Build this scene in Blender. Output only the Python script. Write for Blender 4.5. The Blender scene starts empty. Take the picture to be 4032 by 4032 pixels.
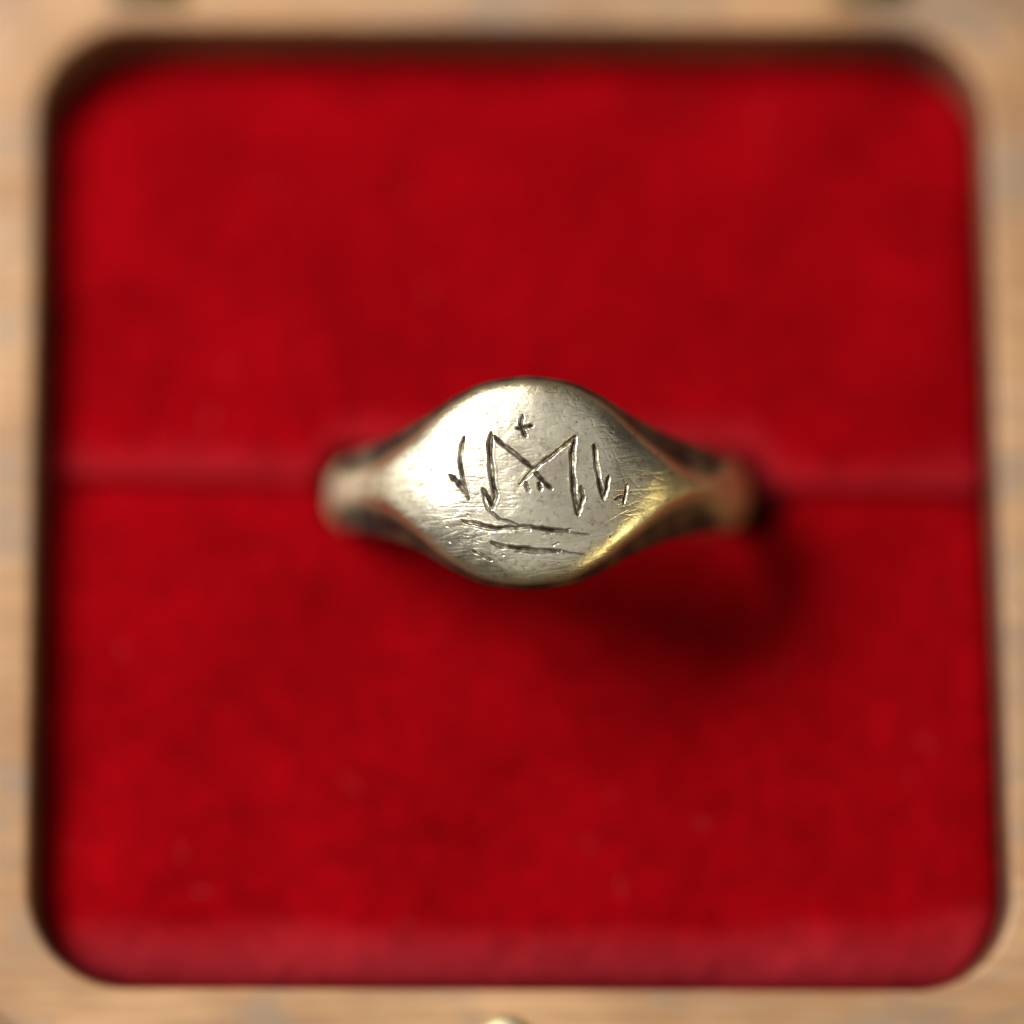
import bpy, bmesh, math, random
import numpy as np
from mathutils import Vector, Matrix, Euler

random.seed(7)
rng = np.random.default_rng(11)
MM = 0.001
S = bpy.context.scene
COL = S.collection

# ---------------------------------------------------------------- camera
TILT = math.radians(10.5)
CAM_D = 195.0
cam_data = bpy.data.cameras.new('camera')
cam = bpy.data.objects.new('camera', cam_data)
COL.objects.link(cam)
cam.location = Vector((0.0, -CAM_D * math.sin(TILT), CAM_D * math.cos(TILT))) * MM
cam.rotation_euler = (TILT, 0, 0)
cam_data.sensor_width = 36
cam_data.lens = 36 * CAM_D / 48.6
cam_data.clip_start = 0.005
cam_data.clip_end = 20
cam_data.dof.use_dof = True
cam_data.dof.focus_distance = (CAM_D - 10.75) * MM
cam_data.dof.aperture_fstop = 5.4
S.camera = cam

# ---------------------------------------------------------------- light
world = bpy.data.worlds.new('World')
S.world = world
world.use_nodes = True
wb = world.node_tree.nodes['Background']
wb.inputs['Color'].default_value = (1.0, 0.95, 0.88, 1)
wb.inputs['Strength'].default_value = 0.035


def area(name, loc, target, sx, sy, power, color):
    d = bpy.data.lights.new(name, 'AREA')
    d.shape = 'RECTANGLE'
    d.size = sx * MM
    d.size_y = sy * MM
    d.energy = power
    d.color = color
    o = bpy.data.objects.new(name, d)
    COL.objects.link(o)
    o.location = Vector(loc) * MM
    v = (Vector(target) - Vector(loc)).normalized()
    o.rotation_euler = v.to_track_quat('-Z', 'Y').to_euler()
    return o


# window light from the upper left, the main one
area('window_light', (-146, 82, 178), (0, 0, 0), 150, 72, 0.92, (1.0, 0.96, 0.87))
# pale ceiling above and behind the photographer
area('ceiling_light', (50, -60, 620), (0, 0, 5), 760, 760, 0.86, (1.0, 0.96, 0.88))
# added fill lamp low on the left, brightens the ring's left end
area('left_fill', (-320, 20, 75), (0, 0, 8), 240, 130, 0.14, (1.0, 0.95, 0.86))
# warm light low on the lower right
area('warm_light', (255, -165, 150), (0, 0, 8), 150, 36, 0.24, (1.0, 0.82, 0.38))

S.view_settings.view_transform = 'Standard'
S.view_settings.look = 'None'
S.view_settings.exposure = 0.0
S.view_settings.gamma = 1.0
S.render.film_transparent = False
S.cycles.use_denoising = True
S.cycles.max_bounces = 8


# ---------------------------------------------------------------- helpers
def new_mat(name):
    m = bpy.data.materials.new(name)
    m.use_nodes = True
    nt = m.node_tree
    return m, nt, nt.nodes['Principled BSDF']


def nd(nt, typ, **kw):
    n = nt.nodes.new(typ)
    for k, v in kw.items():
        setattr(n, k, v)
    return n


def noise(nt, vec, scale, detail=3, rough=0.5, dist=0.0):
    n = nd(nt, 'ShaderNodeTexNoise')
    n.inputs['Scale'].default_value = scale
    n.inputs['Detail'].default_value = detail
    n.inputs['Roughness'].default_value = rough
    n.inputs['Distortion'].default_value = dist
    nt.links.new(vec, n.inputs['Vector'])
    return n


def ramp(nt, fac, stops):
    r = nd(nt, 'ShaderNodeValToRGB')
    e = r.color_ramp.elements
    while len(e) < len(stops):
        e.new(0.5)
    for i, (p, c) in enumerate(stops):
        e[i].position = p
        e[i].color = (*c, 1) if len(c) == 3 else c
    nt.links.new(fac, r.inputs['Fac'])
    return r


def mix(nt, fac, a, b, mode='MIX'):
    m = nd(nt, 'ShaderNodeMix', data_type='RGBA', blend_type=mode)
    for sock, v in ((m.inputs[0], fac), (m.inputs[6], a), (m.inputs[7], b)):
        if isinstance(v, (int, float)):
            sock.default_value = v
        elif isinstance(v, tuple):
            sock.default_value = (*v, 1)
        else:
            nt.links.new(v, sock)
    return m.outputs[2]


def bump(nt, height, strength, dist, prev=None):
    b = nd(nt, 'ShaderNodeBump')
    b.inputs['Strength'].default_value = strength
    b.inputs['Distance'].default_value = dist
    nt.links.new(height, b.inputs['Height'])
    if prev is not None:
        nt.links.new(prev, b.inputs['Normal'])
    return b.outputs['Normal']


def mapping(nt, scale=(1, 1, 1), rot=(0, 0, 0)):
    t = nd(nt, 'ShaderNodeTexCoord')
    m = nd(nt, 'ShaderNodeMapping')
    m.inputs['Scale'].default_value = scale
    m.inputs['Rotation'].default_value = rot
    nt.links.new(t.outputs['Object'], m.inputs['Vector'])
    return m.outputs['Vector']


def mesh_obj(name, verts, faces, mat, parent=None, smooth=True, uv=None):
    me = bpy.data.meshes.new(name)
    me.from_pydata([tuple(v) for v in verts], [], [tuple(f) for f in faces])
    me.materials.append(mat)
    if smooth:
        me.polygons.foreach_set('use_smooth', [True] * len(me.polygons))
    me.update()
    o = bpy.data.objects.new(name, me)
    COL.objects.link(o)
    if parent:
        o.parent = parent
    return o


def bm_obj(name, bm, mat, parent=None, smooth=True):
    me = bpy.data.meshes.new(name)
    bm.normal_update()
    bm.to_mesh(me)
    bm.free()
    me.materials.append(mat)
    if smooth:
        me.polygons.foreach_set('use_smooth', [True] * len(me.polygons))
    o = bpy.data.objects.new(name, me)
    COL.objects.link(o)
    if parent:
        o.parent = parent
    return o


def thing(name, label, cat, loc=(0, 0, 0)):
    o = bpy.data.objects.new(name, None)
    o.empty_display_size = 0.005
    COL.objects.link(o)
    o.location = Vector(loc) * MM
    o['label'] = label
    o['category'] = cat
    return o


# ---------------------------------------------------------------- materials
def wood_material(name, c0, c1, c2, along='X'):
    m, nt, p = new_mat(name)
    sc = (60, 900, 900) if along == 'X' else (900, 60, 900)
    v = mapping(nt, sc)
    n1 = noise(nt, v, 0.35, 4, 0.6, 0.4)
    n2 = noise(nt, v, 2.2, 3, 0.6, 0.2)
    vb = mapping(nt, (1, 1, 1))
    n3 = noise(nt, vb, 140, 2, 0.5)
    r1 = ramp(nt, n1.outputs['Fac'], [(0.25, c0), (0.5, c1), (0.75, c2)])
    c = mix(nt, 0.55, r1.outputs['Color'], ramp(nt, n2.outputs['Fac'], [(0.3, c0), (0.7, c2)]).outputs['Color'])
    c = mix(nt, 0.55, c, ramp(nt, n3.outputs['Fac'], [(0.36, (0.56, 0.47, 0.38)), (0.62, (1.05, 1.05, 1.05))]).outputs['Color'], 'MULTIPLY')
    n4 = noise(nt, mapping(nt, (0.5, 1, 1)), 210, 3, 0.6, 0.5)
    grey = tuple(0.5 * (a + sum(c1) / 3) * 0.72 for a in c1)
    c = mix(nt, ramp(nt, n4.outputs['Fac'], [(0.48, (0, 0, 0)), (0.66, (0.75, 0.75, 0.75))]).outputs['Color'], c, grey)
    nt.links.new(c, p.inputs['Base Color'])
    p.inputs['Roughness'].default_value = 0.5
    nt.links.new(bump(nt, n2.outputs['Fac'], 0.4, 0.0001), p.inputs['Normal'])
    return m


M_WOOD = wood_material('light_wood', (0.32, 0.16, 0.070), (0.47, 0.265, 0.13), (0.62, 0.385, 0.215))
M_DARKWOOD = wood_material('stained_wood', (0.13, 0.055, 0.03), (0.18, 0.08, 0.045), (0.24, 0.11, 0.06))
M_TABLE = wood_material('table_wood', (0.30, 0.17, 0.09), (0.38, 0.22, 0.12), (0.46, 0.28, 0.16))

# red velvet
M_VELVET, nt, p = new_mat('red_velvet')
v = mapping(nt)
n1 = noise(nt, v, 130, 4, 0.6, 0.6)
n2 = noise(nt, v, 1000, 4, 0.65, 0.2)
n3 = noise(nt, v, 4200, 2, 0.6)
c1 = ramp(nt, n1.outputs['Fac'], [(0.28, (0.205, 0.0002, 0.0020)), (0.52, (0.265, 0.0004, 0.0030)), (0.74, (0.325, 0.0009, 0.0040))])
c2 = ramp(nt, n2.outputs['Fac'], [(0.32, (0.66, 0.66, 0.66)), (0.52, (0.97, 0.97, 0.97)), (0.68, (1.22, 1.6, 1.6))])
sheen_att = nd(nt, 'ShaderNodeAttribute', attribute_name='painted_sheen')
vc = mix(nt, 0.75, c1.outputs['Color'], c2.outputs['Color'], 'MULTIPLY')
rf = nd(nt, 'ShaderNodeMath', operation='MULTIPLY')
nt.links.new(sheen_att.outputs['Fac'], rf.inputs[0])
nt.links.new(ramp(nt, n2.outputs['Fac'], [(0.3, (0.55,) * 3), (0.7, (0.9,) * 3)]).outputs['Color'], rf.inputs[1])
nt.links.new(mix(nt, rf.outputs[0], vc, (0.44, 0.030, 0.045)), p.inputs['Base Color'])  # pale pink mixed into the base colour stands in for velvet sheen
p.inputs['Roughness'].default_value = 0.95
p.inputs['Specular IOR Level'].default_value = 0.03
p.inputs['Sheen Weight'].default_value = 0.10
p.inputs['Sheen Roughness'].default_value = 0.35
p.inputs['Sheen Tint'].default_value = (1.0, 0.20, 0.22, 1)
b1 = bump(nt, n2.outputs['Fac'], 0.6, 0.0005)
nt.links.new(bump(nt, n3.outputs['Fac'], 0.6, 0.00012, b1), p.inputs['Normal'])

# worn silver with a brassy tint and dark tarnish in the cuts
M_METAL, nt, p = new_mat('worn_silver')
v = mapping(nt)
att = nd(nt, 'ShaderNodeAttribute', attribute_name='tarnish')
brs = nd(nt, 'ShaderNodeAttribute', attribute_name='edge')
n1 = noise(nt, v, 420, 5, 0.65, 0.4)
n2 = noise(nt, v, 3600, 4, 0.7)
vs = mapping(nt, (350, 5200, 5200), (0, 0, 0.10))
ns = noise(nt, vs, 1.0, 3, 0.6, 0.3)
vs2 = mapping(nt, (5200, 420, 5200), (0, 0, 0.45))
ns2 = noise(nt, vs2, 1.0, 3, 0.6, 0.3)
silver = ramp(nt, n1.outputs['Fac'], [(0.30, (0.56, 0.50, 0.40)), (0.52, (0.76, 0.705, 0.57)), (0.75, (0.85, 0.80, 0.66))])
brass = mix(nt, n1.outputs['Fac'], (0.62, 0.52, 0.30), (0.78, 0.68, 0.42))
c = mix(nt, brs.outputs['Fac'], silver.outputs['Color'], brass)
sp = ramp(nt, n2.outputs['Fac'], [(0.34, (0.35, 0.31, 0.27)), (0.45, (1, 1, 1))])
c = mix(nt, 0.6, c, sp.outputs['Color'], 'MULTIPLY')
c = mix(nt, att.outputs['Fac'], c, (0.058, 0.043, 0.035))
nt.links.new(c, p.inputs['Base Color'])
mt = nd(nt, 'ShaderNodeMath', operation='MULTIPLY_ADD')
nt.links.new(att.outputs['Fac'], mt.inputs[0])
mt.inputs[1].default_value = -0.25
mt.inputs[2].default_value = 1.0
nt.links.new(mt.outputs[0], p.inputs['Metallic'])
rr = nd(nt, 'ShaderNodeMapRange')
rr.inputs['To Min'].default_value = 0.27
rr.inputs['To Max'].default_value = 0.40
nt.links.new(n1.outputs['Fac'], rr.inputs['Value'])
ra = nd(nt, 'ShaderNodeMath', operation='MULTIPLY_ADD')
nt.links.new(att.outputs['Fac'], ra.inputs[0])
ra.inputs[1].default_value = 0.12
rb = nd(nt, 'ShaderNodeMath', operation='MULTIPLY_ADD')
nt.links.new(brs.outputs['Fac'], rb.inputs[0])
rb.inputs[1].default_value = 0.10
sat = nd(nt, 'ShaderNodeAttribute', attribute_name='satin')
sa = nd(nt, 'ShaderNodeMath', operation='ADD')
nt.links.new(rr.outputs['Result'], sa.inputs[0])
nt.links.new(sat.outputs['Fac'], sa.inputs[1])
nt.links.new(sa.outputs[0], rb.inputs[2])
nt.links.new(rb.outputs[0], ra.inputs[2])
nt.links.new(ra.outputs[0], p.inputs['Roughness'])
b1 = bump(nt, ns.outputs['Fac'], 0.20, 0.00003)
b2 = bump(nt, ns2.outputs['Fac'], 0.10, 0.00003, b1)
b3 = bump(nt, n2.outputs['Fac'], 0.34, 0.00003, b2)
nt.links.new(b3, p.inputs['Normal'])


def brass_material(name, col, rough):
    m, nt, p = new_mat(name)
    n = noise(nt, mapping(nt), 700, 4, 0.6)
    a = tuple(x * 0.7 for x in col)
    nt.links.new(ramp(nt, n.outputs['Fac'], [(0.35, a), (0.65, col)]).outputs['Color'], p.inputs['Base Color'])
    p.inputs['Metallic'].default_value = 1.0
    p.inputs['Roughness'].default_value = rough
    nt.links.new(bump(nt, n.outputs['Fac'], 0.2, 0.00005), p.inputs['Normal'])
    return m


M_BRASS = brass_material('polished_brass', (0.88, 0.78, 0.50), 0.55)
M_OLDBRASS = brass_material('aged_brass', (0.20, 0.18, 0.10), 0.5)

# ---------------------------------------------------------------- table and box
bm = bmesh.new()
bmesh.ops.create_cube(bm, size=1.0)
bmesh.ops.scale(bm, vec=(0.6, 0.45, 0.02), verts=bm.verts)
bmesh.ops.bevel(bm, geom=bm.edges[:], offset=0.002, segments=3, affect='EDGES')
bmesh.ops.translate(bm, vec=(0, 0, -0.0295), verts=bm.verts)
tab = bm_obj('table_top', bm, M_TABLE, smooth=False)
tab['kind'] = 'structure'

RIM_Z = 2.55
SKEW_X, SKEW_Y = -0.0100, -0.0035      # the recess is not quite square
HALF_IN = 22.68
R_IN = 4.6


def rrect(hx, hy, r, n=14):
    pts = []
    for cx, cy, a0 in ((hx - r, hy - r, 0), (-hx + r, hy - r, 90), (-hx + r, -hy + r, 180), (hx - r, -hy + r, 270)):
        for k in range(n + 1):
            a = math.radians(a0 + 90 * k / n)
            pts.append((cx + r * math.cos(a), cy + r * math.sin(a)))
    return pts


def box_frame(name, profile, mat, parent):
    """profile: list of (offset from the opening outwards, z); closed loop lofted round the opening"""
    loops = []
    for off, z in profile:
        lp = rrect(HALF_IN + off, HALF_IN + off, R_IN + off * 0.9)
        loops.append([(x + SKEW_X * y + 0.2, y * 1.012 + SKEW_Y * x + 0.22, z) for x, y in lp])
    n = len(loops[0])
    V = [Vector(q) * MM for lp in loops for q in lp]
    F = []
    k = len(loops)
    for i in range(k):
        j = (i + 1) % k
        for t in range(n):
            u = (t + 1) % n
            F.append((i * n + t, i * n + u, j * n + u, j * n + t))
    return mesh_obj(name, V, F, mat, parent)


box = thing('ring_box', 'open square wooden ring box with rounded red velvet recess', 'box', (0, 0, -19.5))


def in_box(o):
    o.location = Vector((0, 0, 19.5)) * MM
    return o


def arc(cx, cz, r, a0, a1, n):
    return [(cx + r * math.cos(math.radians(a0 + (a1 - a0) * k / n)), cz + r * math.sin(math.radians(a0 + (a1 - a0) * k / n))) for k in range(n + 1)]


prof = [(0, -19.4), (0, RIM_Z - 3)] + arc(0.3, RIM_Z - 0.3, 0.3, 180, 90, 6) + arc(3.1, RIM_Z - 0.6, 0.6, 90, 0, 6) + [(3.7, -3), (3.7, -18.9)] + [(3.2, -19.4)]
prof[0] = (0.25, -19.4)
prof[1] = (0.25, RIM_Z - 1.3)
prof.insert(2, (0.0, RIM_Z - 0.9))
fr = in_box(box_frame('frame', prof, M_WOOD, box))
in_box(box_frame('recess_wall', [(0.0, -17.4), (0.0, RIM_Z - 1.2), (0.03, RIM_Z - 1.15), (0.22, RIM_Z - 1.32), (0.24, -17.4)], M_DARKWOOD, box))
lp = rrect(HALF_IN - 0.05, HALF_IN - 0.05, R_IN)
n = len(lp)
V = [Vector((x, y, -17.5)) * MM for x, y in lp] + [Vector((x, y, -19.3)) * MM for x, y in lp]
F = [list(range(n)), list(range(2 * n - 1, n - 1, -1))] + [(i, n + i, n + (i + 1) % n, (i + 1) % n) for i in range(n)]
in_box(mesh_obj('floor_panel', V, F, M_WOOD, box, smooth=False))


def tube_bm(bm, p0, p1, r, seg=20):
    p0, p1 = Vector(p0), Vector(p1)
    d = p1 - p0
    q = d.to_track_quat('Z', 'Y')
    res = bmesh.ops.create_cone(bm, cap_ends=True, segments=seg, radius1=r, radius2=r, depth=d.length)
    bmesh.ops.transform(bm, matrix=Matrix.Translation((p0 + p1) / 2) @ q.to_matrix().to_4x4(), verts=res['verts'])


def hinge(x):
    bm = bmesh.new()
    # leaf let into the rim
    r = bmesh.ops.create_cube(bm, size=1)
    bmesh.ops.transform(bm, matrix=Matrix.Translation((x, 25.42, RIM_Z + 0.02)) @ Matrix.Diagonal((3.6, 2.3, 0.5, 1)), verts=r['verts'])
    bmesh.ops.bevel(bm, geom=bm.edges[:], offset=0.12, segments=2, affect='EDGES')
    bmesh.ops.scale(bm, vec=(MM,) * 3, verts=bm.verts)
    h = in_box(bm_obj('hinge', bm, M_OLDBRASS, box))
    for k in range(3):
        bm = bmesh.new()
        tube_bm(bm, (x - 1.8 + k * 1.2, 26.75, RIM_Z + 0.1), (x - 1.8 + k * 1.2 + 1.1, 26.75, RIM_Z + 0.1), 0.62)
        bmesh.ops.scale(bm, vec=(MM,) * 3, verts=bm.verts)
        bm_obj('knuckle', bm, M_OLDBRASS, h, smooth=False)


hinge(-17.4)
hinge(17.3)

# clasp knob on the front rim
bm = bmesh.new()
r = bmesh.ops.create_uvsphere(bm, u_segments=28, v_segments=16, radius=1)
bmesh.ops.transform(bm, matrix=Matrix.Translation((-0.25, -24.95, RIM_Z + 0.1)) @ Matrix.Diagonal((1.25, 1.1, 0.7, 1)), verts=r['verts'])
bmesh.ops.scale(bm, vec=(MM,) * 3, verts=bm.verts)
in_box(bm_obj('clasp', bm, M_BRASS, box))


# ---------------------------------------------------------------- velvet pads
def vnoise(x, y, seed, scale):
    """cheap smooth noise: sum of random plane waves"""
    r = np.random.default_rng(seed)
    out = np.zeros_like(x)
    for _ in range(22):
        a = r.uniform(0, 2 * np.pi)
        k = 2 * np.pi / (scale * r.uniform(0.6, 1.8))
        out += np.sin(k * (x * np.cos(a) + y * np.sin(a)) + r.uniform(0, 6.28))
    return out / math.sqrt(22)


def seam_y(x):
    return 1.1 - 0.0135 * x


def gap(x, lower):
    c = x - 1.15
    g = 1.7 if lower else 1.55
    e = np.where(c > 0, 10.6, 9.6) if lower else np.where(c > 0, 9.9, 9.6)
    t = np.clip((np.abs(c) - e) / np.where(c > 0, 2.0, 1.3), 0, 1)
    s = 1 - (3 * t * t - 2 * t ** 3)
    return 0.02 + g * s * np.where(np.abs(c) < 8.0, 0.75 + 0.25 * (np.abs(c) / 8.0) ** 2, 1.0)


def roll(d, r):
    q = np.clip(1 - d / r, 0, 0.9995)
    return -r * (1 - np.sqrt(1 - q * q))


def velvet_pad(lower):
    hx = HALF_IN - 0.12
    nx, ny = 330, 190
    xs = np.linspace(-hx, hx, nx)
    vv = np.concatenate([np.linspace(0, 0.12, 40)[:-1], np.linspace(0.12, 0.92, ny - 78), np.linspace(0.92, 1, 40)[1:]])
    ny = len(vv)
    X, T = np.meshgrid(xs, vv, indexing='ij')
    ye = seam_y(X) - gap(X, True) if lower else seam_y(X) + gap(X, False)
    yo = -hx if lower else hx
    Y = ye + (yo - ye) * T
    # rounded outer corners
    rc = R_IN
    qx = np.maximum(np.abs(X) - (hx - rc), 0)
    qy = np.maximum(np.abs(Y) - (hx - rc), 0)
    corner = (qx > 0) & (qy > 0)
    L = np.sqrt(qx ** 2 + qy ** 2) + 1e-9
    dcorner = rc - L
    d_out = np.minimum(hx - np.abs(X), np.where(lower, Y + hx, hx - Y))
    d_out = np.where(corner, np.minimum(d_out, dcorner), d_out)
    outside = corner & (L > rc)
    f = np.where(outside, rc / L, 1.0)
    X2 = np.where(outside, np.sign(X) * ((hx - rc) + qx * f), X)
    Y2 = np.where(outside, np.sign(Y) * ((hx - rc) + qy * f), Y)
    d_out = np.clip(d_out, 0, None)
    d_in = np.abs(Y - ye)
    Z = 0.16 * vnoise(X, Y, 3 + lower, 10.0) + 0.03 * vnoise(X, Y, 8 + lower, 3.0) + 0.01 * vnoise(X, Y, 12 + lower, 1.2)
    big = 2.3 if lower else 1.5
    Z = Z + np.where(hx - np.abs(X) < (Y + hx if lower else 1e9), 0, 0)
    ro = roll(d_out, 1.0)
    if lower:
        ro = np.minimum(ro, roll(np.clip(Y + hx, 0, None), 2.8) * 0.75)
    open_ = np.clip((gap(X, lower) - 0.02) / 1.2, 0, 1)
    ri = roll(d_in, 1.1 if lower else 0.8) * ((0.42 if lower else 0.38) + 0.85 * open_)
    if not lower:
        tt = np.clip(1 - (hx - Y) / 5.0, 0, 1)
        Z = Z - 1.1 * tt * tt * (3 - 2 * tt)
    # long pillow between seam and edge
    Z = Z + 0.25 * np.sin(np.pi * np.clip(T, 0, 1)) - 0.15
    Z = Z + ro + ri
    Z = Z + (-0.30 if lower else 0.15) * np.exp(-(d_in / 2.2) ** 2)
    Z = np.where(outside, -2.0, Z)
    V = np.stack([X2 + SKEW_X * Y2 + 0.2, Y2 * 1.012 + SKEW_Y * X2 + 0.22, Z], -1).reshape(-1, 3)
    idx = np.arange(nx * ny).reshape(nx, ny)
    F = np.stack([idx[:-1, :-1], idx[1:, :-1], idx[1:, 1:], idx[:-1, 1:]], -1).reshape(-1, 4)
    # skirt: take the border down
    ring = list(idx[:, 0]) + list(idx[-1, 1:]) + list(idx[-2::-1, -1]) + list(idx[0, -2:0:-1])
    base = len(V)
    sk = V[ring].copy()
    sk[:, 2] = -14.0
    V = np.concatenate([V, sk])
    m = len(ring)
    F2 = [(ring[i], base + i, base + (i + 1) % m, ring[(i + 1) % m]) for i in range(m)]
    faces = F.tolist() + F2
    if not lower:
        pass
    else:
        faces = [f[::-1] for f in faces]
    # velvet sheen painted as paler pink along the upper half's seam and front edge
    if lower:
        sheen_mask = np.clip(1.25 - (Y2 + hx) / 2.6 + 0.15 * vnoise(X, Y, 91, 9.0), 0, 1)
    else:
        sheen_mask = np.clip(1.2 - d_in / 1.6 + 0.2 * vnoise(X, Y, 92, 8.0), 0, 1) * 0.4
    sheen_mask = np.concatenate([sheen_mask.reshape(-1), np.zeros(m)])
    return V * MM, faces, sheen_mask


cushion = thing('velvet_cushion', 'red velvet cushion in two halves filling the wooden box', 'cushion', (0, 0, -17.4))
for lower in (False, True):
    V, F, sheen_mask = velvet_pad(lower)
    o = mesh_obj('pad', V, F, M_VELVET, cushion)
    o.data.attributes.new('painted_sheen', 'FLOAT', 'POINT').data.foreach_set('value', sheen_mask.astype(np.float32))
    o.location = Vector((0, 0, 17.4)) * MM

# ---------------------------------------------------------------- the ring
RI = 8.6                                             # inner radius
NTH_TOP, NTH_REST = 560, 150
TH_TOP = math.radians(62)
th = np.concatenate([np.linspace(-TH_TOP, TH_TOP, NTH_TOP), np.linspace(TH_TOP, 2 * np.pi - TH_TOP, NTH_REST + 2)[1:-1]])
th = np.where(th > np.pi, th - 2 * np.pi, th)
NT = len(th)
deg = np.degrees(np.abs(th))


def interp_smooth(x, xp, yp):
    """monotone cubic (Hermite) interpolation"""
    xp, yp = np.array(xp, float), np.array(yp, float)
    h = np.diff(xp)
    dl = np.diff(yp) / h
    m = np.zeros(len(xp))
    for i in range(1, len(xp) - 1):
        if dl[i - 1] * dl[i] > 0:
            w1, w2 = 2 * h[i] + h[i - 1], h[i] + 2 * h[i - 1]
            m[i] = (w1 + w2) / (w1 / dl[i - 1] + w2 / dl[i])
    i = np.clip(np.searchsorted(xp, x) - 1, 0, len(h) - 1)
    t = (x - xp[i]) / h[i]
    return ((1 + 2 * t) * (1 - t) ** 2 * yp[i] + t * (1 - t) ** 2 * h[i] * m[i] + t * t * (3 - 2 * t) * yp[i + 1] + t * t * (t - 1) * h[i] * m[i + 1])


R_ = interp_smooth(deg, [0, 12, 24, 32, 40, 50, 62, 90, 180], [10.95, 10.99, 11.06, 11.08, 10.94, 10.62, 10.24, 9.98, 9.98])
xx = R_ * np.sin(np.abs(th))
side = np.sign(th)
B_ = interp_smooth(xx, [0, 2.3, 3.85, 5.4, 7.0, 8.6, 9.6, 12], [5.02, 4.82, 4.34, 3.68, 3.0, 2.34, 1.86, 1.45])
A_r = interp_smooth(xx, [0, 1.9, 3.5, 4.4, 5.5, 6.6, 7.7, 8.3, 8.9, 9.6, 12], [4.6, 4.35, 3.55, 2.85, 1.9, 1.0, 0.42, 0.36, 0.60, 0.85, 0.9])
A_l = interp_smooth(xx, [0, 1.9, 3.5, 4.4, 5.5, 6.6, 7.7, 8.6, 9.4, 9.9, 12], [4.6, 4.35, 3.6, 2.95, 2.0, 1.2, 0.74, 0.60, 0.66, 0.9, 0.9])
A_ = np.where(side > 0, A_r, A_l)
D_ = interp_smooth(xx, [0, 3.7, 5.4, 7.0, 8.4, 9.6, 12], [1.15, 1.4, 1.6, 1.6, 1.3, 0.70, 0.55])
low = deg > 90
B_ = np.where(low, 1.45 - 0.15 * (deg - 90) / 90, B_)
A_ = np.where(low, 0.9 - 0.15 * (deg - 90) / 90, A_)
D_ = np.where(low, 0.55, D_)

NA, NS, NB = 250, 34, 24      # across the top, each slope, each side
# build half profiles, then mirror
W = np.zeros((NT, 0))
Rr = np.zeros((NT, 0))


def add(w, r):
    global W, Rr
    W = np.concatenate([W, w], 1)
    Rr = np.concatenate([Rr, r], 1)


def lin(a, b, n):
    t = np.linspace(0, 1, n, endpoint=False)[None, :]
    return a[:, None] * (1 - t) + b[:, None] * t


inner_b = np.minimum(B_ - 0.35, 1.75 + 0.55 * np.exp(-(xx / 4.5) ** 2) * (deg < 90))
ri_arr = np.full(NT, RI)
# sequence: -w side to +w side over the top then back inside
s = np.linspace(-1, 1, NA)[None, :]
topw = A_[:, None] * s
isb = np.clip((B_ - 1.75) / 2.9, 0, 1)[:, None]
sag = (0.10 + 0.17 * isb) * s ** 2 + (0.04 + 0.22 * isb) * np.abs(s) ** 6
topr = R_[:, None] - sag
edge_r = topr[:, -1]
mid_r = edge_r - D_
add(lin(-inner_b, -B_, NB), lin(ri_arr + 0.28, mid_r, NB))
add(lin(-B_, -A_, NS), lin(mid_r, edge_r, NS))
add(topw, topr)
add(lin(A_, B_, NS), lin(edge_r, mid_r, NS))
add(lin(B_, inner_b, NB), lin(mid_r, ri_arr + 0.28, NB))
add(lin(inner_b, inner_b - 0.3, 5), lin(ri_arr + 0.28, ri_arr, 5))
add(lin(inner_b - 0.3, -inner_b + 0.3, 24), lin(ri_arr, ri_arr, 24))
add(lin(-inner_b + 0.3, -inner_b, 5), lin(ri_arr, ri_arr + 0.28, 5))
NP = W.shape[1]
raw_W, raw_R = W.copy(), Rr.copy()


def gsmooth(a, sig, axis):
    k = int(3 * sig) + 1
    w = np.exp(-0.5 * (np.arange(-k, k + 1) / sig) ** 2)
    w /= w.sum()
    out = np.zeros_like(a)
    for i, ww in zip(range(-k, k + 1), w):
        out += ww * np.roll(a, i, axis)
    return out


# stronger rounding on the slopes, light on the inside
sm_W, sm_R = gsmooth(W, 9, 1), gsmooth(Rr, 9, 1)
lt_W, lt_R = gsmooth(W, 2, 1), gsmooth(Rr, 2, 1)
selidx = np.arange(NP)
blend = ((selidx > 6) & (selidx < 2 * NB + 2 * NS + NA - 6)).astype(float)
blend = gsmooth(blend, 3, 0)[None, :]
W = sm_W * blend + lt_W * (1 - blend)
Rr = sm_R * blend + lt_R * (1 - blend)

top0, top1 = NB + NS, NB + NS + NA
x_loc = Rr * np.sin(th)[:, None]
# hand-made unevenness
wob = 0.03 * vnoise(x_loc * 1.0, W * 1.0 + Rr * np.cos(th)[:, None] * 0.7, 77, 4.0)
outer = np.zeros(NP)
outer[8:2 * NB + 2 * NS + NA - 8] = 1
outer = gsmooth(outer, 4, 0)[None, :]
Rr = Rr + wob * outer

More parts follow.
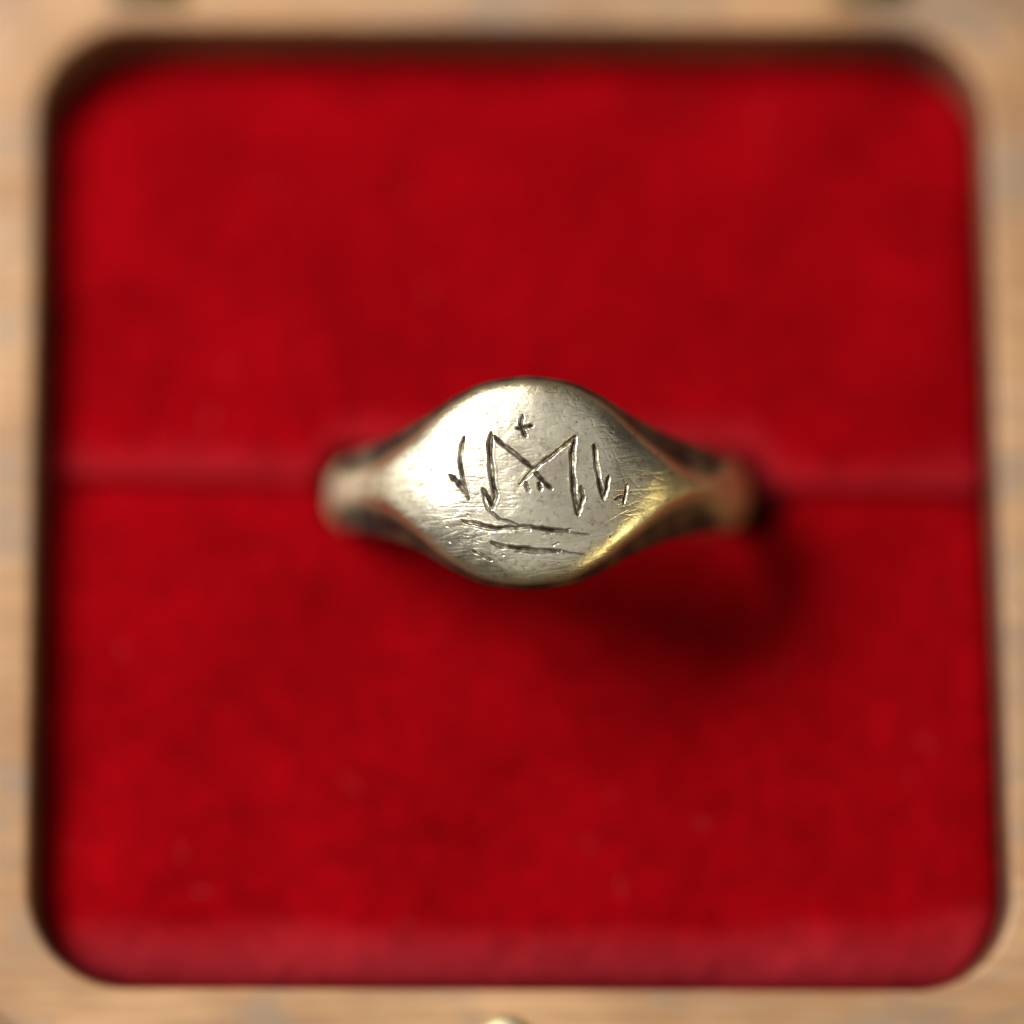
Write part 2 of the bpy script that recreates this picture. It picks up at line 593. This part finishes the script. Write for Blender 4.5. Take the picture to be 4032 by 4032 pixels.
# --------- engraving, in the crop units used when measuring (154.3 units per mm)
U = 154.3
CX, CY = 987.0, 595.0
marks = {
    'letter': [
        ([(738, 262), (733, 400), (748, 560), (772, 690), (752, 785)], 23, 1.0),
        ([(684, 650), (716, 700), (750, 762)], 21, 0.9),
        ([(1324, 280), (1304, 400), (1308, 560), (1322, 720), (1346, 825)], 21, 1.0),
        ([(1364, 630), (1378, 700), (1352, 810)], 17, 0.85),
        ([(762, 285), (850, 362), (930, 422), (1035, 510)], 17, 0.85),
        ([(1046, 530), (1105, 598), (1165, 648)], 18, 0.9),
        ([(1318, 285), (1240, 350), (1150, 425), (1020, 525), (945, 612)], 18, 1.0),
        ([(984, 602), (1006, 668)], 17, 0.8),
        ([(1078, 600), (1086, 660)], 18, 0.8)],
    'cross': [
        ([(957, 138), (948, 205), (978, 285)], 17, 0.9),
        ([(918, 228), (975, 222), (1032, 208)], 16, 0.9),
        ([(968, 262), (985, 282)], 20, 0.7)],
    'arrow_left': [
        ([(552, 285), (522, 430), (542, 560), (586, 720)], 17, 0.95),
        ([(452, 548), (515, 605), (572, 680)], 22, 0.85)],
    'arrow_right': [
        ([(1454, 340), (1474, 500), (1508, 680), (1522, 720)], 18, 0.95),
        ([(1552, 552), (1542, 640), (1516, 712)], 17, 0.85)],
    'tick': [
        ([(1682, 610), (1660, 745)], 13, 0.7),
        ([(1602, 712), (1652, 692)], 14, 0.6)],
    'line_upper': [
        ([(540, 868), (650, 892), (780, 920), (920, 916), (1010, 910), (1130, 930), (1285, 940)], 17, 0.85),
        ([(690, 690), (718, 790), (800, 858), (930, 896)], 12, 0.5),
        ([(600, 905), (720, 938), (900, 942)], 7, 0.35),
        ([(1095, 905), (1180, 945), (1300, 925)], 8, 0.4),
        ([(1120, 960), (1240, 935), (1340, 958), (1430, 962)], 6, 0.35)],
    'line_lower': [
        ([(738, 1018), (820, 1045), (930, 1056), (1120, 1076), (1230, 1076)], 17, 0.85),
        ([(1230, 1076), (1310, 1092), (1390, 1106)], 6, 0.4),
        ([(910, 1085), (1060, 1098), (1200, 1090)], 7, 0.4),
        ([(1170, 1040), (1215, 1022)], 6, 0.4)],
    'nick': [
        ([(612, 1076), (665, 1098), (745, 1142)], 11, 0.75)],
}
pits = [(825, 1102, 15, .8), (320, 510, 13, .8), (1567, 970, 12, .8), (1800, 966, 11, .8), (1772, 1002, 8, .7), (582, 826, 9, .6),
        (430, 900, 11, .8), (1104, 970, 9, .7), (1430, 1195, 10, .8), (1680, 1130, 8, .7), (318, 600, 8, .4), (1310, 1080, 9, .6),
        (1015, 935, 12, .8), (980, 1185, 6, .6), (1210, 1160, 9, .5), (1340, 180, 7, .6), (905, 60, 8, .5), (700, 10, 7, .5)]

IW = W[:, top0 - 20:top1 + 20] * 1.0
IX = x_loc[:, top0 - 20:top1 + 20]
front = (deg < 60)[:, None] & np.ones_like(IX, bool)
GX = CX + IX * U
GY = CY - IW * U                  # +w is up in the picture
hgt = np.zeros_like(GX)
tarn = np.zeros_like(GX)
owner = np.full(GX.shape, -1)


def seg_dist(px, py, a, b):
    ax, ay = a
    bx, by = b
    vx, vy = bx - ax, by - ay
    t = np.clip(((px - ax) * vx + (py - ay) * vy) / (vx * vx + vy * vy + 1e-9), 0, 1)
    return np.hypot(px - ax - t * vx, py - ay - t * vy), t


def cut(points, hw, depth, own, wob_amp=1.0):
    x0 = min(q[0] for q in points) - 3 * hw - 10
    x1 = max(q[0] for q in points) + 3 * hw + 10
    y0 = min(q[1] for q in points) - 3 * hw - 10
    y1 = max(q[1] for q in points) + 3 * hw + 10
    sel = front & (GX > x0) & (GX < x1) & (GY > y0) & (GY < y1)
    if not sel.any():
        return
    px, py = GX[sel], GY[sel]
    if wob_amp:
        px = px + wob_amp * 1.6 * np.sin(py / 23.0 + hw)
        py = py + wob_amp * 1.6 * np.sin(px / 19.0 + hw)
    L = [math.dist(points[i], points[i + 1]) for i in range(len(points) - 1)]
    tot = sum(L)
    best = np.full(px.shape, 1e9)
    bt = np.zeros(px.shape)
    acc = 0
    for i in range(len(points) - 1):
        d, t = seg_dist(px, py, points[i], points[i + 1])
        m = d < best
        best = np.where(m, d, best)
        bt = np.where(m, (acc + t * L[i]) / tot, bt)
        acc += L[i]
    taper = np.clip(np.minimum(bt, 1 - bt) * 6, 0, 1) ** 0.5 * 0.45 + 0.55
    taper *= 0.88 + 0.12 * np.sin(bt * 17 + hw)
    q = best / (hw * taper)
    chat = 1 + (0.16 * np.sin(bt * tot / 15.0 + hw) * np.sin(bt * tot / 27.0) + 0.10 * np.sin(bt * tot / 39.0 + hw)) * (depth > 0.04)
    dd = np.where(q < 1, -(1 - q ** 1.6) * depth * chat, 0)
    burr = (0.09 + 0.06 * np.sin(px / 11.0 + hw)) * depth * np.exp(-((q - 1.25) / 0.28) ** 2)
    h = hgt[sel]
    h = np.where(q < 1, np.minimum(h, dd), h + burr)
    hgt[sel] = h
    tv = np.clip((1.0 - q) * 2.4, 0, 1) * min(1, depth / 0.085) * np.clip(0.86 + 0.20 * np.sin(px / 61.0 + py / 43.0 + hw) + 0.08 * np.sin(px / 19.0 - py / 23.0), 0.3, 1)
    tarn[sel] = np.maximum(tarn[sel], tv)
    if own >= 0:
        o = owner[sel]
        owner[sel] = np.where(q < 1.0, own, o)


# fine scratches first
for k in range(900):
    cx, cy = rng.uniform(-100, 2080), rng.uniform(-120, 1300)
    u = rng.random()
    a = rng.normal(0, 0.16) + (0.07 if u < 0.72 else rng.uniform(-1.4, 1.4))
    L = rng.gamma(2.0, 70) + 25
    bend = rng.normal(0, 8)
    pts = [(cx - L / 2 * math.cos(a), cy + L / 2 * math.sin(a)), (cx + bend * math.sin(a), cy + bend * math.cos(a)), (cx + L / 2 * math.cos(a), cy - L / 2 * math.sin(a))]
    cut(pts, rng.uniform(3.2, 5.5), rng.uniform(0.003, 0.013), -1, 0.5)
for k in range(90):
    cx, cy = rng.uniform(100, 1900), rng.uniform(-50, 1250)
    cut([(cx, cy), (cx + rng.normal(0, 9), cy + rng.normal(0, 9))], rng.uniform(5, 10), rng.uniform(0.01, 0.03), -1, 0.3)
tarn *= 0.9
keys = list(marks)
for ki, key in enumerate(keys):
    for pts, hw, dp in marks[key]:
        cut(pts, hw * 1.08, 0.13 * dp, ki)
for x, y, r, dp in pits:
    cut([(x - 2, y), (x + 3, y + 2)], r * 0.75, 0.09 * dp, -1, 0.4)
# soft planishing dents
hgt += 0.004 * vnoise(GX / U, GY / U, 21, 0.9) + 0.0012 * vnoise(GX / U, GY / U, 31, 0.35)
Rr[:, top0 - 20:top1 + 20] += hgt
tarnish = np.zeros((NT, NP))
tarnish[:, top0 - 20:top1 + 20] = tarn
# brassier on the rolled edge and down the slopes; darker tarnish low on the flanks and inside
sfull = np.zeros(NP)
prof_pos = np.arange(NP)
e = np.clip((np.abs(prof_pos - (top0 + top1) / 2) - NA * 0.38) / (NA * 0.12), 0, 1)
edge_att = np.clip(e[None, :] * 0.85 + np.clip((np.abs(x_loc) - 4.8) / 2.0, 0, 1) * np.where(x_loc > 0, 0.75, 0.3), 0, 1)
satin_att = np.clip((np.abs(x_loc) - 6.6) / 1.6, 0, 1) * np.where(x_loc < 0, 0.34, 0.10)
flank = np.clip((np.abs(prof_pos - (top0 + top1) / 2) - NA * 0.5 + 12) / 20.0, 0, 1)[None, :]
inshoulder = (np.clip((np.where(x_loc > 0, 9.3, 10.1) + 0.25 * vnoise(x_loc, W, 5, 1.5) - np.abs(x_loc) - 0.12 * np.abs(W)) / 1.0, 0, 1)) * (deg < 90)[:, None]
fl_n = 0.5 + 0.25 * vnoise(x_loc, W, 55, 1.6)
tarnish = np.maximum(tarnish, flank * inshoulder * np.clip(0.78 + 0.35 * fl_n, 0, 1.0))

X = Rr * np.sin(th)[:, None]
Z = Rr * np.cos(th)[:, None]
P = np.stack([X, W, Z], -1).reshape(-1, 3) * MM
idx = np.arange(NT * NP).reshape(NT, NP)
i0 = idx
i1 = np.roll(idx, -1, 0)
i2 = np.roll(np.roll(idx, -1, 0), -1, 1)
i3 = np.roll(idx, -1, 1)
Q = np.stack([i0, i3, i2, i1], -1)
# vertex normals of the whole surface, shared by every piece
A0, A1, A2, A3 = (P[Q[..., k].reshape(-1)] for k in range(4))
fn = np.cross(A2 - A0, A3 - A1)
vn = np.zeros_like(P)
for k in range(4):
    np.add.at(vn, Q[..., k].reshape(-1), fn)
vn /= np.linalg.norm(vn, axis=1)[:, None] + 1e-20
# make sure they point outwards at the top middle
mid = idx[NTH_TOP // 2, (top0 + top1) // 2]
if vn[mid, 2] < 0:
    Q = Q[..., ::-1]
    vn = -vn

own_full = np.full((NT, NP), -1)
own_full[:, top0 - 20:top1 + 20] = owner
fo = np.stack([own_full, np.roll(own_full, -1, 0), np.roll(np.roll(own_full, -1, 0), -1, 1), np.roll(own_full, -1, 1)], -1)
face_owner = fo.max(-1)
is_bezel = np.zeros((NT, NP), bool)
bz = (np.abs(x_loc) < 8.05) & (deg < 70)[:, None]
pos_ok = (prof_pos > NB * 0.35) & (prof_pos < 2 * NB + 2 * NS + NA - NB * 0.35)
is_bezel = bz & pos_ok[None, :]
cls = np.where(face_owner >= 0, face_owner, np.where(is_bezel, 100, 101)).reshape(-1)
Qf = Q.reshape(-1, 4)


def ring_piece(name, c, parent):
    q = Qf[cls == c]
    used, inv = np.unique(q.reshape(-1), return_inverse=True)
    me = bpy.data.meshes.new(name)
    n = len(q)
    me.vertices.add(len(used))
    me.vertices.foreach_set('co', P[used].astype(np.float32).reshape(-1))
    me.loops.add(4 * n)
    me.loops.foreach_set('vertex_index', inv.astype(np.int32).reshape(-1))
    me.polygons.add(n)
    me.polygons.foreach_set('loop_start', np.arange(0, 4 * n, 4, dtype=np.int32))
    me.update(calc_edges=True)
    me.polygons.foreach_set('use_smooth', np.ones(n, bool))
    me.materials.append(M_METAL)
    for an, arr in (('tarnish', tarnish), ('edge', edge_att), ('satin', satin_att)):
        at = me.attributes.new(an, 'FLOAT', 'POINT')
        at.data.foreach_set('value', arr.reshape(-1)[used].astype(np.float32))
    me.normals_split_custom_set_from_vertices(vn[used].astype(np.float32).tolist())
    o = bpy.data.objects.new(name, me)
    COL.objects.link(o)
    o.parent = parent
    return o


ring = thing('signet_ring', 'worn silver signet ring with an engraved letter M standing in red velvet', 'ring', (1.27, 0.70, 0.35))
ring.rotation_euler = Euler((math.radians(7.2), math.radians(-3.3), math.radians(-0.6)), 'XYZ')
band = ring_piece('band', 101, ring)
bezel = ring_piece('bezel', 100, ring)
part_names = {'letter': ('engraved_letter', 'cut capital letter M with crossed diagonals and barbed feet'),
              'cross': ('engraved_cross', 'small cut cross above the letter'),
              'arrow_left': ('engraved_arrow', 'barbed upright cut left of the letter'),
              'arrow_right': ('engraved_arrow', 'barbed upright cut right of the letter'),
              'tick': ('engraved_tick', 'short cut near the right tip of the bezel'),
              'line_upper': ('engraved_line', 'long dark cut line just under the letter'),
              'line_lower': ('engraved_line', 'shorter cut line lowest on the bezel'),
              'nick': ('engraved_nick', 'small brown nick at the lower left of the bezel')}
for ki, key in enumerate(keys):
    nm, lb = part_names[key]
    o = ring_piece(nm, ki, bezel)
    o['label'] = lb

# ---------------------------------------------------------------- a little lint on the velvet
M_LINT, nt, p = new_mat('pale_lint')
p.inputs['Base Color'].default_value = (0.50, 0.18, 0.17, 1)
p.inputs['Roughness'].default_value = 0.9
V, F = [], []
for k in range(34):
    x, y = rng.uniform(-21, 21), rng.uniform(-21, 21)
    if abs(y - 1) < 2.5:
        continue
    a = rng.uniform(0, 6.28)
    L = rng.uniform(0.25, 1.1)
    r0 = rng.uniform(0.008, 0.015)
    cv = rng.normal(0, 1.6)
    n = 7
    b = len(V)
    px, py = x, y
    for i in range(n):
        t = i / (n - 1)
        ang = a + cv * t
        z = 0.42 + 0.18 * math.sin(t * 3.1)
        for j in range(3):
            q = 2.094 * j
            V.append((px - math.sin(ang) * r0 * math.cos(q), py + math.cos(ang) * r0 * math.cos(q), z + r0 * math.sin(q)))
        px += math.cos(ang) * L / n
        py += math.sin(ang) * L / n
    for i in range(n - 1):
        for j in range(3):
            F.append((b + i * 3 + j, b + i * 3 + (j + 1) % 3, b + i * 3 + 3 + (j + 1) % 3, b + i * 3 + 3 + j))
lint = mesh_obj('lint', [Vector(q) * MM for q in V], F, M_LINT)
lint['kind'] = 'stuff'
lint['label'] = 'fine pale lint fibres scattered over the red velvet'
lint['category'] = 'lint'
